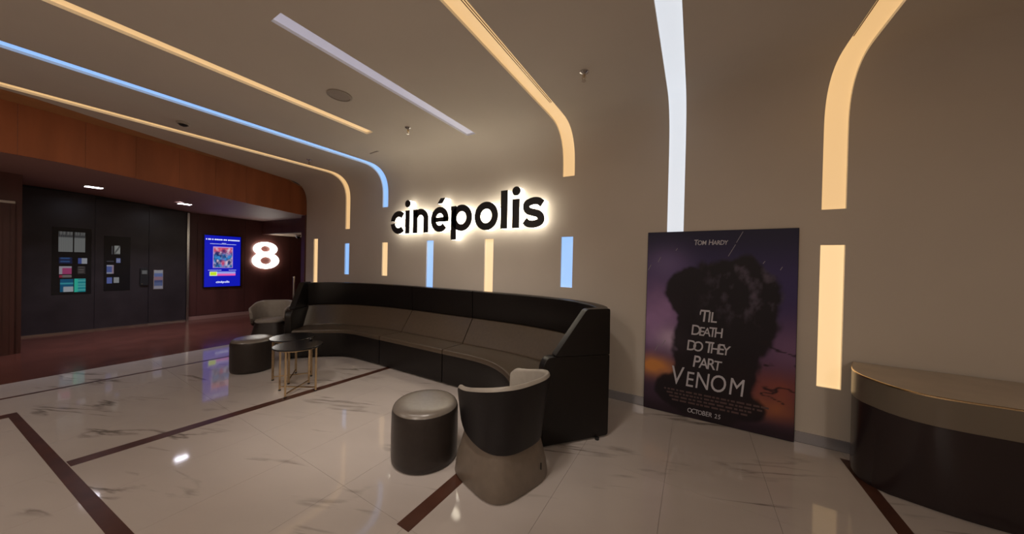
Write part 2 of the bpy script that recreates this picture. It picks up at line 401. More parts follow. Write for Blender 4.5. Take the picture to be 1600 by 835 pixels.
# pier with door at far left
pier = struct('wall_pier', MB().box(-10.3, -8.72, -4.6, .255, 0, 2.78), M['darkwood'], 'dark wooden pier at the far left')
d = struct('door_1', MB().box(-8.72, -8.70, -.9, .19, .0, 2.24), M['darkwood'], 'dark red brown door in the far left pier')
MB().box(-8.70, -8.685, -.95, .20, 2.24, 2.275).build('door_frame', M['chrome'], d)
MB().box(-8.70, -8.685, .165, .2, 0.0, 2.24).build('door_frame', M['darkwood'], d)
MB().box(-8.70, -8.69, -.8, .1, .2, 2.1).build('door_panel', M['darkwood'], d)
# passage behind the back wall
struct('wall_header', MB().box(DX, -7.56, 3.86, 3.98, 2.185, 2.6), M['darkwood'], 'dark bulkhead over the passage')
struct('ceiling_passage', MB().box(DX, -7.56, 3.98, 7.4, 2.186, 2.25), mat('beige_passage_ceiling', (.62, .47, .34), .7), 'low beige ceiling of the passage')
struct('trim_4', MB().box(-7.68, -7.532, 3.60, 3.97, 0, 2.52), M['darkwood'], 'dark wooden jamb at the end of the back wall')
struct('wall_passage_end', MB().quad((DX, 7.4, 0), (-7, 7.4, 0), (-7, 7.4, 2.3), (DX, 7.4, 2.3)), M['darkwood'], 'dark end wall of the passage')
struct('wall_passage_side', MB().quad((-7.6, 3.97, 0), (-7.6, 7.4, 0), (-7.6, 7.4, 2.3), (-7.6, 3.97, 2.3)), M['darkwood'], 'dark side wall of the passage')

# ------------------------------------------------------------------ lamps
def downlight_corridor(x, y, label):
    z = 2.5
    # height of the soffit at this point
    f = lerp_tab(fas_tab, y); t = (x-f)/(DX-.1-f); z = lerp_tab(fz_tab, y)*(1-t)+lerp_tab(sz_tab, y)*t
    o = empty('corridor_downlight', (x, y, z), 0, label, 'light', 'square downlights in the corridor soffit')
    fr = MB()
    for (a, b, c, d_) in ((-.11, .11, -.11, -.09), (-.11, .11, .09, .11), (-.11, -.09, -.09, .09), (.09, .11, -.09, .09)): fr.box(a, b, c, d_, -.016, .004)
    fr.build('trim_ring', M['greyplastic'], o); MB().box(-.09, .09, -.09, .09, -.012, -.004).build('lens', M['glass_light'], o)
    l = bpy.data.lights.new('corridor_lamp', 'AREA'); l.shape = 'SQUARE'; l.size = .16; l.energy = 9; l.color = (.86, .84, 1); l.spread = math.radians(120)
    lo = bpy.data.objects.new('corridor_lamp', l); C.objects.link(lo); lo.parent = o; lo.location = (0, 0, -.02)
downlight_corridor(-8.78, .90, 'left square downlight glowing in the corridor soffit above the notices')
downlight_corridor(-8.85, 2.0, 'right square downlight glowing in the corridor soffit beside the blue screen')
for k, (x, y, wh) in enumerate([(-4.6, -2.0, 'far left'), (-1.2, -1.7, 'near left'), (1.8, -1.7, 'near right'), (-1.2, -3.4, 'rear left'), (1.8, -3.4, 'rear right')]):  # ceiling lamps added out of view to brighten the room
    o = empty('added_downlight', (x, y, CZ), 0, 'round added unseen downlight behind the photographer, '+wh, 'light', 'added unseen downlights behind the photographer')
    MB().lathe([(.17, 0), (.17, -.012), (.145, -.016), (.145, 0)], 24).build('trim_ring', M['whiteplastic'], o)
    MB().lathe([(.14, -.004), (.14, -.008)], 24).build('lens', M['added_light'], o)
    l = bpy.data.lights.new('added_lamp', 'AREA'); l.shape = 'DISK'; l.size = .28; l.energy = ADDED_W; l.color = (1, .86, .74)
    lo = bpy.data.objects.new('added_lamp', l); C.objects.link(lo); lo.parent = o; lo.location = (0, 0, -.02)

for x, y, pw, lab in ((-2.35, .42, 95, 'left'), (-1.05, .88, 80, 'right')):  # spotlights added out of view to brighten the seats and floor
    o = empty('added_spotlight', (x, y, CZ), 0, lab+' one of two added unseen spotlights in the ceiling above the photographer', 'light', 'added unseen spotlights above the photographer')
    MB().lathe([(.055, 0), (.055, -.006), (.042, -.008), (.042, 0)], 24).build('trim_ring', M['whiteplastic'], o)
    MB().lathe([(.04, -.001), (.04, -.004)], 24).build('lens', M['added_light'], o)
    l = bpy.data.lights.new('added_spot_lamp', 'SPOT'); l.energy = pw; l.color = (1, .89, .80); l.spot_size = math.radians(74); l.spot_blend = 1.0; l.shadow_soft_size = .12
    lo = bpy.data.objects.new('added_spot_lamp', l); C.objects.link(lo); lo.parent = o; lo.location = (0, 0, -.03)
    lo.rotation_euler = Vector((x*.75-1.35-x, 2.85-y, -3.1)).to_track_quat('-Z', 'Y').to_euler()

# ------------------------------------------------------------------ illuminated wall sign
sign = empty('illuminated_sign', (0, 3.5, 1.975), 0, 'black illuminated wall sign reading cin\u00e9polis with glowing white letter sides', 'sign')
XH = .385; ST = .098
def arc(cx, cz, rx, rz, a0, a1, st, n=40):
    out = []; inn = []
    for k in range(n+1):
        t = math.radians(a0+(a1-a0)*k/n); out.append((cx+rx*math.cos(t), cz+rz*math.sin(t))); inn.append((cx+(rx-st)*math.cos(t), cz+(rz-st)*math.sin(t)))
    return out, inn
class Letter:
    def __init__(s): s.face = MB(); s.body = MB()
    def poly_strip(s, out, inn):
        for mb, y0, y1 in ((s.face, 0, .012), (s.body, .012, .126)):
            for k in range(len(out)-1):
                q = [out[k], out[k+1], inn[k+1], inn[k]]
                mb.add([(a, y0, b) for a, b in q], [(0, 1, 2, 3)]); mb.add([(a, y1, b) for a, b in q], [(3, 2, 1, 0)])
                mb.add([(*[q[0][0]], y0, q[0][1]), (q[1][0], y0, q[1][1]), (q[1][0], y1, q[1][1]), (q[0][0], y1, q[0][1])], [(0, 1, 2, 3)])
                mb.add([(q[3][0], y0, q[3][1]), (q[2][0], y0, q[2][1]), (q[2][0], y1, q[2][1]), (q[3][0], y1, q[3][1])], [(0, 1, 2, 3)])
            for k in (0, len(out)-1):
                a, b = out[k], inn[k]; mb.quad((a[0], y0, a[1]), (b[0], y0, b[1]), (b[0], y1, b[1]), (a[0], y1, a[1]))
    def arc(s, *a, **k): s.poly_strip(*arc(*a, **k))
    def rect(s, x0, x1, z0, z1): s.poly_strip([(x0, z1), (x1, z1)], [(x0, z0), (x1, z0)])
    def quadp(s, a, b, c, d): s.poly_strip([a, b], [d, c])
    def done(s, name, lab):
        b = s.body.build('letter', M['signwhite'], sign, fix=True); b['label'] = lab
        f = s.face.build('letter_face', M['signblack'], b, fix=True); f['label'] = 'flat black front of the letter'
H = XH; hr = XH/2
# c with a slit in its left side
L = Letter(); cx = -4.495+hr; L.arc(cx, hr, hr, hr, 47, 172, ST); L.arc(cx, hr, hr, hr, 188, 313, ST); L.done('c', 'letter c with a slit')
def dot(L, cx): L.arc(cx, .49, .06, .06, 0, 360, .0599, n=28)
L = Letter(); L.rect(-4.134, -4.036, 0, H-.005); dot(L, -4.085); L.done('i', 'first letter i')
L = Letter(); x0, x1 = -3.953, -3.613; L.rect(x0, x0+ST, 0, H-.005); r = (x1-x0)/2; L.arc((x0+x1)/2, H-r, r, r, 0, 155, ST); L.rect(x1-ST, x1, 0, H-r+.001); L.done('n', 'letter n')
L = Letter(); x0, x1 = -3.55, -3.19; c0 = (x0+x1)/2; r = (x1-x0)/2; L.arc(c0, hr, r, hr, 0, 318, ST); L.rect(x0+.05, x1-.012, hr-.038, hr+.032); L.rect(x1-ST, x1-.003, hr-.038, hr+.01)
L.quadp((c0+.015, .515), (c0+.105, .515), (c0+.045, .435), (c0-.05, .435)); L.done('e', 'letter e with acute accent')
L = Letter(); x0, x1 = -3.14, -2.75; L.rect(x0, x0+ST, -.125, H-.012); c0 = x1-hr; L.arc(c0, hr, hr, hr, 0, 360, ST, n=56); L.done('p', 'letter p')
L = Letter(); c0 = (-2.70-2.305)/2; L.arc(c0, hr, .1975, .1975, 0, 360, ST, n=56); L.done('o', 'letter o')
L = Letter(); L.rect(-2.262, -2.157, 0.005, .515); L.done('l', 'letter l')
L = Letter(); L.rect(-2.080, -1.975, 0.005, H); dot(L, -2.026); L.done('i', 'second letter i')
L = Letter(); x0, x1 = -1.925, -1.612; c0 = (x0+x1)/2
cl = []
for k in range(41):
    t = k/40
    # centre line of the s as a smooth curve
    cl.append(None)
ctrl = [(x1-.035, H-.088), (c0+.065, H-.052), (c0-.01, H-.046), (x0+.062, H-.075), (x0+.052, H-.128), (x0+.085, H-.168), (c0, hr), (x1-.085, .168), (x1-.052, .122), (x1-.065, .072), (c0+.01, .046), (c0-.075, .055), (x0+.032, .095)]
cp = catmull(ctrl, 60); o_, i_ = [], []
for k, p in enumerate(cp):
    d_ = (cp[min(59, k+1)]-cp[max(0, k-1)]).normalized(); nv = Vector((-d_.y, d_.x))*.046; o_.append(tuple(p+nv)); i_.append(tuple(p-nv))
L.poly_strip(o_, i_); L.done('s', 'letter s')

# glowing numeral on the corridor wall
e8 = empty('glowing_numeral', (DX+.012, 3.935, 1.235), 0, 'white glowing numeral 8 on the dark corridor wall', 'sign')
def ring8(mb, cy, cz, ry, rz, iy, iz, x0, x1, n=48):
    vs = []; 
    for x in (x0, x1):
        for (a, b) in ((ry, rz), (iy, iz)): vs += [(x, cy+a*math.cos(2*math.pi*k/n), cz+b*math.sin(2*math.pi*k/n)) for k in range(n)]
    fs = []
    for k in range(n):
        j = (k+1) % n
        fs += [(k, j, n+j, n+k), (2*n+k, 3*n+k, 3*n+j, 2*n+j), (k, 2*n+k, 2*n+j, j), (n+k, n+j, 3*n+j, 3*n+k)]
    mb.add(vs, fs)
m8 = MB(); ring8(m8, -.005, .225, .31, .225, .135, .105, .03, .07); ring8(m8, -.015, .55, .275, .19, .115, .085, .03, .0705)
m8.build('numeral_face', M['eight'], e8)
for y, z in ((-.2, .22), (.2, .22), (0, .7)): MB().tube((0, y, z), (.04, y, z), .012, 8).build('standoff', M['chrome'], e8)

# ------------------------------------------------------------------ printed panels (flat print through a colour grid)
def text_mesh(body, size, parent, loc, rot, m, name='lettering', shear=0, bold=0.0, sx=1.0, ext=.0006, align='CENTER'):
    cu = bpy.data.curves.new('lettering', 'FONT'); cu.body = body; cu.size = size; cu.shear = shear; cu.offset = bold; cu.extrude = ext; cu.align_x = align; cu.resolution_u = 4
    to = bpy.data.objects.new('lettering', cu); C.objects.link(to); bpy.context.view_layer.update()
    me = bpy.data.meshes.new_from_object(to.evaluated_get(bpy.context.evaluated_depsgraph_get())); bpy.data.objects.remove(to)
    me.materials.clear(); me.materials.append(m); o = bpy.data.objects.new(name, me); C.objects.link(o); o.parent = parent
    o.location = loc; o.rotation_euler = rot; o.scale = (sx, 1, 1); return o

def print_grid(name, wd, ht, nx, ny, fn, m, parent, org, U, V, off):
    """grid in plane org+U*u+V*v, colours fn(u,v)"""
    org = Vector(org); U = Vector(U); V = Vector(V); N_ = U.cross(V).normalized()*off
    vs = [org+U*(wd*i/nx)+V*(ht*j/ny)+N_ for j in range(ny+1) for i in range(nx+1)]
    fs = [(j*(nx+1)+i, j*(nx+1)+i+1, (j+1)*(nx+1)+i+1, (j+1)*(nx+1)+i) for j in range(ny) for i in range(nx)]
    me = bpy.data.meshes.new(name); me.from_pydata([tuple(v) for v in vs], [], fs); me.materials.append(m)
    ca = me.color_attributes.new('print', 'FLOAT_COLOR', 'POINT'); data = []
    for j in range(ny+1):
        for i in range(nx+1): data += [*fn(i/nx, j/ny), 1.0]
    ca.data.foreach_set('color', data); o = bpy.data.objects.new(name, me); C.objects.link(o); o.parent = parent; return o
def mixc(a, b, t): t = max(0, min(1, t)); return tuple(x+(y-x)*t for x, y in zip(a, b))
def sstep(a, b, x): t = max(0, min(1, (x-a)/(b-a))); return t*t*(3-2*t)
def nz(x, y, z=0): return noise.fractal(Vector((x, y, z)), 1.0, 2.0, 4)

# ---- leaning film poster: generic dark cloud over a purple and orange dusk
PW, PH = 1.222, 1.875
poster = empty('film_poster', (-.437, 3.588, 0.004), math.radians(-.6), 'large dark purple film poster board leaning on the wall beside the counter', 'poster')
poster.rotation_euler.x = math.radians(-.9)
MB().box(0, PW, 0, .012, 0, PH).build('board', M['matblack'], poster, bevel=(.002, 1))
def pc(u, v):
    sky = mixc((.030, .016, .030), (.030, .022, .085), sstep(.05, .75, v)); sky = mixc(sky, (.011, .010, .032), sstep(.72, 1.0, v))
    n1 = nz(u*2.2, v*3, 3.1)
    g = math.exp(-((u-.05)/.28)**2-((v-.50)/.20)**2); sky = mixc(sky, (.22, .13, .27), g*.95*(.8+n1))
    g = math.exp(-((u-.22)/.12)**2-((v-.40)/.06)**2); sky = mixc(sky, (.45, .34, .48), g*.8*(.8+n1))
    g = math.exp(-((u-.15)/.16)**2-((v-.82)/.09)**2); sky = mixc(sky, (.11, .08, .19), g*.8)
    g = math.exp(-((u-.98)/.22)**2-((v-.42)/.13)**2); sky = mixc(sky, (.13, .07, .14), g*.8)
    g = math.exp(-((u-.06)/.17)**2-((v-.25)/.055)**2); sky = mixc(sky, (.42, .17, .05), g*.95*(.8+1.2*n1))
    g = math.exp(-((u-.85)/.35)**2-((v-.23)/.10)**2); sky = mixc(sky, (.16, .045, .035), g*.85*(.8+n1))
    g = math.exp(-((u-.82)/.18)**2-((v-.13)/.05)**2); sky = mixc(sky, (.24, .08, .035), g*.7*(.8+1.5*n1))
    # dark billowing cloud mass in the middle
    wv = nz(u*5, v*6, 9.7)*.10; k = 0
    for (cu_, cv, ru, rv) in ((.58, .58, .36, .28), (.36, .66, .22, .15), (.50, .32, .31, .34), (.46, .14, .36, .14)):
        e = ((u-cu_)/ru)**2+((v-cv)/rv)**2; k = max(k, 1-sstep(.80, 1.08, e+wv*4))
    rim = nz(u*14, v*14, 1.3)
    body = mixc((.006, .0045, .007), (.075, .06, .09), max(0, rim-.05)*1.1*sstep(.35, .6, u)*sstep(.48, .62, v))
    c = mixc(sky, body, k*.97)
    # wisps at lower right
    wsp = abs(nz(u*3.2+v*2, v*11, 5.5)); 
    if u > .45 and .16 < v < .46: c = mixc(c, (.010, .006, .009), (1-sstep(.02, .10, wsp))*.9*sstep(.45, .6, u))
    c = mixc(c, (.010, .006, .009), .75*(1-sstep(.015, .085, v)))
    return tuple(min(1, x*1.75+.001) for x in c)
print_grid('printed_sheet', PW-.008, PH-.008, 130, 200, pc, vcol('poster_print', .42, spec=.25), poster, (.004, 0, .004), (1, 0, 0), (0, 0, 1), .0008)
pr = (math.pi/2, 0, 0)
ink = mat('pale_grey_ink', (.30, .28, .33), .4); ink2 = mat('bright_grey_ink', (.58, .57, .64), .4); ink3 = mat('dim_brown_ink', (.10, .055, .055), .5)
def ptext(words, uc, v, hgt, m, jit=0.0, gap=1.0, slope=0.0, sx=.72, bold=.0, caps=None):
    """a line of hand drawn capitals, letter by letter on the poster"""
    ws = []
    for k, ch in enumerate(words):
        if ch == ' ': ws.append((None, hgt*.38, 0, 0, 1)); continue
        h = hgt*(1.22 if caps and k in caps else 1.0)*(1+random.uniform(-jit, jit))
        wd_ = {'O': .80, 'N': .76, 'D': .74, 'H': .74, 'A': .74, 'E': .58, 'V': .72, 'I': .32, 'i': .3, "'": .25, 'L': .55, 'l': .3, 'M': .92, 'W': .95, 'T': .62, 'r': .48, 't': .45, '1': .5}.get(ch, .68)
        ws.append((ch, h*wd_*sx*gap*1.35, h, random.uniform(-jit, jit)*.25, sx))
    tot = sum(w_[1] for w_ in ws); x = uc*PW-tot/2
    for ch, ad, h, rz_, s_ in ws:
        if ch: text_mesh(ch, h*1.38, poster, (x+ad/2, -.0016, v*PH+slope*(x-uc*PW)), (math.pi/2, rz_, 0), m, 'letter', sx=s_*1.1, bold=bold*h, shear=.12 if jit else 0)
        x += ad
ptext('TOM HARDY', .465, .925, .046, ink2, .05, .96, caps={0, 4}, bold=.012)
ptext("'TIL", .455, .520, .098, ink2, .10, .80, bold=.012, caps={1})
ptext('DEATH', .455, .445, .094, ink2, .12, .78, bold=.012, caps={0})
ptext('DO THEY', .465, .360, .098, ink2, .12, .72, bold=.012, caps={0, 3})
ptext('PART', .455, .275, .098, ink2, .12, .82, bold=.012, caps={0})
ptext('VENOM', .455, .165, .165, ink2, .05, 1.14, caps={0}, sx=.64)
ptext('OCTOBER 25', .45, .028, .046, ink2, .06, .95)
cr_ = MB()
for row in range(4):
    x = .16+.02*row; vv = .128-.018*row
    while x < .86-.05*row:
        l_ = random.uniform(.012, .05); cr_.box(x*PW, (x+l_)*PW, -.0014, -.0008, vv*PH, vv*PH+.017); x += l_+random.uniform(.006, .014)
tag(cr_.build('credit_lines', ink3, poster), 'rows of tiny unreadable credits', kind='stuff')
for (u, v, du, dv) in ((.22, .895, .012, .013), (.085, .83, .02, .028), (.01, .785, .02, .03), (.585, .865, .045, .06), (.635, .935, .04, .055), (.90, .80, .012, .016), (.80, .83, .012, .012), (.08, .33, .03, .04), (.13, .36, .03, .035)):
    MB().bar((u*PW, -.0012, v*PH), ((u+du)*PW, -.0012, (v+dv)*PH), .0008, .005, up=(1, 0, 0)).build('light_streak', ink, poster)

# ---- blue wall screen
tv = empty('wall_screen', (DX+.012, 2.655, .765), 0, 'upright blue digital screen on the dark corridor wall', 'screen')
TW, TH = .735, 1.315
MB().box(0, .05, 0, TW, 0, TH).build('housing', M['black'], tv, bevel=(.006, 2))
def tvc(u, v):
    c = (.004, .008, .42)
    if .22 < u < .78 and .365 < v < .785:
        c = (.42, .26, .60)
        if .245 < u < .755 and .38 < v < .77:
            a = (u-.245)/.51; b = (v-.38)/.39; n1 = nz(a*4, b*5, 2.2)
            c = mixc((.01, .02, .12), (.03, .22, .55), .35+n1*1.3); c = mixc(c, (.55, .06, .12), sstep(.62, .95, b+n1*.2))
            c = mixc(c, (.60, .45, .55), max(0, nz(a*6+3, b*6, 7.7))*1.3)
            c = mixc(c, (.45, .02, .10), math.exp(-((a-.5)/.10)**2-((b-.2)/.16)**2))
    if .14 < u < .86 and .215 < v < .30:
        c = mixc((.25, .32, .75), (.75, .10, .38), 1-sstep(.235, .27, v))
        if u < .345: c = (.75, .85, .55) if (u < .16 or u > .325 or v < .225 or v > .29) else (.50, .68, .02)
    return c
TVM = vcol('blue_screen_picture', .15, emit=.72)
print_grid('screen_picture', TW-.04, TH-.04, 60, 110, tvc, TVM, tv, (.0502, .02, .02), (0, 1, 0), (0, 0, 1), .001)
tvtext = mat('pale_screen_text', (.1, .1, .1), .4, emit=(.75, .8, 1), es=.8)
rt = (math.pi/2, 0, math.pi/2)
hd = MB(); x = .045
while x < TW-.06:
    l_ = random.choice((.018, .024, .03)); hd.box(.0515, .0525, x, x+l_, TH*.9, TH*.9+.03); x += l_+random.choice((.006, .006, .006, .02))
tag(hd.build('heading_line', tvtext, tv), kind='stuff')
hd = MB()
for v_, a, b in ((.825, .12, .62), (.842, .34, .42), (.325, .09, .34), (.325, .48, .63)):
    x = a
    while x < b: hd.box(.0515, .0525, x, x+.01, TH*v_, TH*v_+.009); x += .014
tag(hd.build('small_print', tvtext, tv), kind='stuff')
text_mesh('cin\u00e9polis', .075, tv, (.052, TW/2, TH*.085), rt, tvtext, 'lettering', bold=.001)

# ---- notices on the black wall
PX = DX+.031
def sheet(parent, y0, y1, z0, z1, fn, m, name='sheet', nx=12, ny=12):
    MB().box(0, .004, y0, y1, z0, z1).build(name, M['matblack'], parent)
    print_grid('printed_face', (y1-y0), (z1-z0), nx, ny, fn, m, parent, (.0042, y0, z0), (0, 1, 0), (0, 0, 1), .0006)
dim = vcol('dim_backlit_sheet', .4, emit=.16); dim2 = vcol('backlit_teal_sheet', .4, emit=.24)
def listing(u, v):
    if v > .82: return (.30, .30, .29) if int(u*12) % 3 else (.12, .12, .12)
    if v > .7: return (.04, .04, .05) if int(u*14) % 2 else (.18, .18, .18)
    return mixc((.42, .43, .41), (.34, .35, .35), (math.sin(u*40)+1)/2)
def flat(c, c2=None, k=8):
    return lambda u, v: c2 if c2 and (int(v*k) % 2 == 1 and .1 < u < .8) else c
b1 = empty('notice_board', (PX, 0, 0), 0, 'larger dark display case with grey listings and teal lit sheets on the black wall', 'notice board')
MB().box(0, .006, .60, 1.04, .74, 2.02).build('backing', M['black'], b1)
b1g = empty('x'); bpy.data.objects.remove(b1g)
def shb(p, y0, y1, z0, z1, fn, m=dim):
    o = MB().box(.006, .010, y0, y1, z0, z1).build('sheet', M['matblack'], p)
    g_ = print_grid('printed_face', (y1-y0), (z1-z0), 14, 16, fn, m, o, (.0102, y0, z0), (0, 1, 0), (0, 0, 1), .0006)
shb(b1, .668, .825, 1.555, 1.94, listing); shb(b1, .84, .965, 1.555, 1.94, listing)
shb(b1, .675, .82, 1.33, 1.45, flat((.01, .02, .10), (.05, .16, .45), 4)); shb(b1, .885, .99, 1.33, 1.44, lambda u, v: (.75, .78, .88) if u > .4 else (.10, .16, .6))
shb(b1, .678, .815, 1.13, 1.28, lambda u, v: (.75, .7, .8) if v > .75 or u < .25 else (.8, .10, .35)); shb(b1, .88, .97, 1.13, 1.28, flat((.06, .05, .05), (.20, .17, .16), 6))
shb(b1, .68, .815, 1.065, 1.115, lambda u, v: (.6, .05, .12) if u < .25 else (.35, .3, .3))
shb(b1, .69, .835, .79, 1.035, lambda u, v: (.55, .6, .66) if (u > .25 and v < .4) else ((.05, .45, .55) if int(v*8) == 5 else (.0, .13, .28)), dim2)
shb(b1, .845, .975, .78, 1.04, lambda u, v: (.04, .75, .55) if u < .3 else ((.1, .6, .6) if int(v*9) % 2 else (.0, .35, .42)), dim2)
b2 = empty('notice_board', (PX, 0, 0), 0, 'slimmer dark display case with a few small lit sheets right of the larger case', 'notice board')
MB().box(0, .006, 1.19, 1.53, .78, 1.90).build('backing', M['black'], b2)
shb(b2, 1.315, 1.395, 1.53, 1.71, lambda u, v: (.62, .64, .60) if u > .12 and v > .1 and abs(u-v) > .16 else (.2, .2, .2)); shb(b2, 1.285, 1.30, 1.53, 1.70, flat((.15, .15, .16)))
shb(b2, 1.345, 1.40, 1.355, 1.45, flat((.35, .42, .85), (.6, .65, .9), 3)); shb(b2, 1.225, 1.315, 1.375, 1.395, flat((.10, .10, .13)))
shb(b2, 1.225, 1.315, 1.13, 1.31, lambda u, v: (.7, .5, .62) if u > .72 else ((.75, .75, .9) if v < .15 or v > .85 else (.16, .24, .70)))
shb(b2, 1.228, 1.295, .93, 1.055, flat((.22, .30, .85))); shb(b2, 1.315, 1.385, .94, 1.055, flat((.62, .64, .66)))
cr = empty('card_reader', (PX, 0, 0), 0, 'small black wall terminal between the display cases and the paper notice', 'terminal')
MB().box(0, .04, 1.665, 1.785, .87, 1.245).build('body', M['matblack'], cr, bevel=(.008, 2))
shb(cr, 1.685, 1.765, 1.115, 1.20, flat((.22, .22, .22), (.4, .4, .4), 5)); cr.children[-1].location.x = .036
MB().tube((.04, 1.69, .905), (.046, 1.69, .905), .012, 12).build('button', M['chrome'], cr)
nt = empty('paper_notice', (PX, 0, 0), 0, 'striped paper notice beside the small black wall terminal', 'notice')
MB().box(0, .006, 1.862, 2.005, .775, 1.205).build('backing', M['greyplastic'], nt)
shb(nt, 1.870, 1.998, .785, 1.197, lambda u, v: [(.62, .58, .72), (.20, .26, .55), (.12, .16, .40), (.60, .35, .45), (.25, .35, .80), (.70, .70, .8)][min(5, int(v*6))])

# ------------------------------------------------------------------ ceiling fittings
def sprinkler(x, y, label):
    o = empty('sprinkler_head', (x, y, CZ), 0, label, 'sprinkler', 'sprinkler heads in the ceiling')
    MB().lathe([(.04, 0), (.038, -.008), (.016, -.02), (.014, -.03)], 20).build('escutcheon', M['chrome'], o)
    f_ = MB(); f_.tube((0, 0, -.03), (0, 0, -.05), .006, 8)
    for s_ in (-1, 1): f_.bar((s_*.012, 0, -.028), (s_*.016, 0, -.055), .004, .004); f_.bar((s_*.016, 0, -.055), (0, 0, -.078), .004, .004)
    f_.build('frame', M['brass'], o); MB().lathe([(.018, -.078), (.018, -.082)], 14).build('deflector', M['chrome'], o)
sprinkler(-.855, 2.597, 'sprinkler head in the ceiling right of the curved warm slot')
sprinkler(-3.10, 2.64, 'sprinkler head in the ceiling between the yellow and lavender straight slots')
sprinkler(-5.56, 2.705, 'sprinkler head in the ceiling between the blue slot and the far warm slot')
sp = empty('ceiling_speaker', (-3.13, 1.797, CZ), 0, 'round grey speaker grille in the ceiling between two straight light slots', 'speaker')
MB().lathe([(.115, 0), (.115, -.008), (.098, -.012), (.098, 0)], 32).build('rim', M['greyplastic'], sp); MB().lathe([(.098, -.002), (.098, -.006)], 32).build('grille', noisy(mat('speaker_grille', (.36, .31, .27), .6), 300, .3), sp)
sd = empty('smoke_detector', (-5.5, 1.22, CZ), 0, 'small round smoke detector in the ceiling beside the long blue slot', 'detector')
MB().lathe([(.06, 0), (.06, -.014), (.048, -.03), (.048, 0)], 24).build('base', M['greyplastic'], sd); MB().lathe([(.036, -.03), (.036, -.04), (.02, -.048)], 20).build('chamber', M['matblack'], sd)
tag(MB().bar((-4.37, 3.005, CZ-.004), (-4.16, 2.985, CZ-.004), .022, .006).build('ceiling_slit', M['greyplastic']), 'thin grey slit plate in the ceiling near the blue curved slot', 'vent')
dc = empty('dome_camera', (-9.35, 4.30, 2.186), 0, 'small white dome camera under the passage ceiling', 'camera')
MB().lathe([(.07, 0), (.07, -.03), (.06, -.045)], 20).build('base', M['whiteplastic'], dc); MB().lathe([(.055, -.045), (.05, -.07), (.03, -.095), (.005, -.105)], 20).build('dome', M['black'], dc, smooth=50)

# ------------------------------------------------------------------ curved sofa in three modules
def sweep(inner, outer, prof_, name, m, parent, org, gap0=0, gap1=0, r=.012, smooth=38):
    pr_ = round_poly(prof_, r, 4) if r else prof_
    rings = []
    for a, b in zip(inner, outer):
        v = (a-b); Ln = v.length; v = v.normalized(); ring = []
        for d_, z in pr_:
            dd = d_ if d_ <= .36 else Ln-(.715-d_)
            dd = dd if d_ <= .36 else max(dd, .30)
            q = b+v*dd; ring.append((q.x-org[0], q.y-org[1], z))
        rings.append(ring)
    return MB().loft(rings).build(name, m, parent, smooth=smooth)
def sofa_module(label, inner, outer, org, end=None):
    o = empty('sofa_module', (org[0], org[1], 0), 0, label, 'sofa', 'modules of the curved sofa')
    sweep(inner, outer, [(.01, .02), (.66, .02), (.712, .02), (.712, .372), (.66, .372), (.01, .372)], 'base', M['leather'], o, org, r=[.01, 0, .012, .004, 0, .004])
    sweep(inner, outer, [(.06, .374), (.66, .374), (.716, .374), (.717, .40), (.712, .430), (.60, .432), (.34, .420), (.06, .42)], 'seat', M['litseatleather'], o, org, r=[0, 0, .004, .012, .02, .05, 0, 0])
    sweep(inner, outer, [(.045, .415), (.335, .415), (.30, .47), (.118, .735), (.045, .735)], 'back_cushion', M['litseatleather'], o, org, r=[0, .03, .05, .02, .0])
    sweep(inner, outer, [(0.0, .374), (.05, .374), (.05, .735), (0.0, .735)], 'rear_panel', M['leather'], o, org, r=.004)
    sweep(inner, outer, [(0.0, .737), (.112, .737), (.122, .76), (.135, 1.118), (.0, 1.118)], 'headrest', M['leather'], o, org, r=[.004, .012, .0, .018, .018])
    if end:
        b_, e_, inw = end; b_ = Vector(b_); e_ = Vector(e_); u_ = (e_-b_).normalized(); Ln = (e_-b_).length; k_ = Ln/.64
        nrm = Vector((u_.y, -u_.x)); 
        if nrm.dot(Vector(inw)) < 0: nrm = -nrm
        def fn(a, z, t): q = b_+u_*a*k_+nrm*t; return (q.x-org[0], q.y-org[1], z)
        lo = round_poly([(0, .015), (.64, .015), (.64, .724), (.12, .742), (.03, .742), (-.01, .66)], [.01, .03, .01, .05, .05, .05], 5)
        hi = round_poly([(.10, .746), (.64, .728), (.635, 1.132), (.40, 1.132)], [.02, .01, .02, .03], 5)
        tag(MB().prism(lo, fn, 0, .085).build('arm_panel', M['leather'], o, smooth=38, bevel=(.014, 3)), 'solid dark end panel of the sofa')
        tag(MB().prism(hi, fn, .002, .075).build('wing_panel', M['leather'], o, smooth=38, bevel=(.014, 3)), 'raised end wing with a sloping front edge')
        f_ = MB(); q = fn(.52, 0, -.01); f_.tube((q[0], q[1], 0), (q[0], q[1], .02), .018, 10); f_.build('foot', M['matblack'], o)
    for t in (.25, .75):
        k = int(t*(len(inner)-1)); q = inner[k].lerp(outer[k], .25); MB().tube((q.x-org[0], q.y-org[1], 0), (q.x-org[0], q.y-org[1], .021), .02, 10).build('foot', M['matblack'], o)
    return o
g = .007
bR, eR = (-1.035, 2.30), (-.622, 2.785); bL, eL = (-5.24, 2.25), (-5.74, 2.78)
inR = catmull([(-1.10, 2.33), (-1.25, 2.375), (-1.42, 2.47), (-1.64, 2.66), (-1.90, 2.80), (-2.2, 2.852), (-2.66+g, 2.856)], 22)
ouR = catmull([(-.655, 2.80), (-.72, 3.05), (-.93, 3.28), (-1.31, 3.45), (-1.8, 3.545), (-2.2, 3.568), (-2.66+g, 3.572)], 22)
inM = catmull([(-2.66-g, 2.856), (-3.2, 2.856), (-3.87+g, 2.856)], 9); ouM = catmull([(-2.66-g, 3.572), (-3.2, 3.572), (-3.87+g, 3.572)], 9)
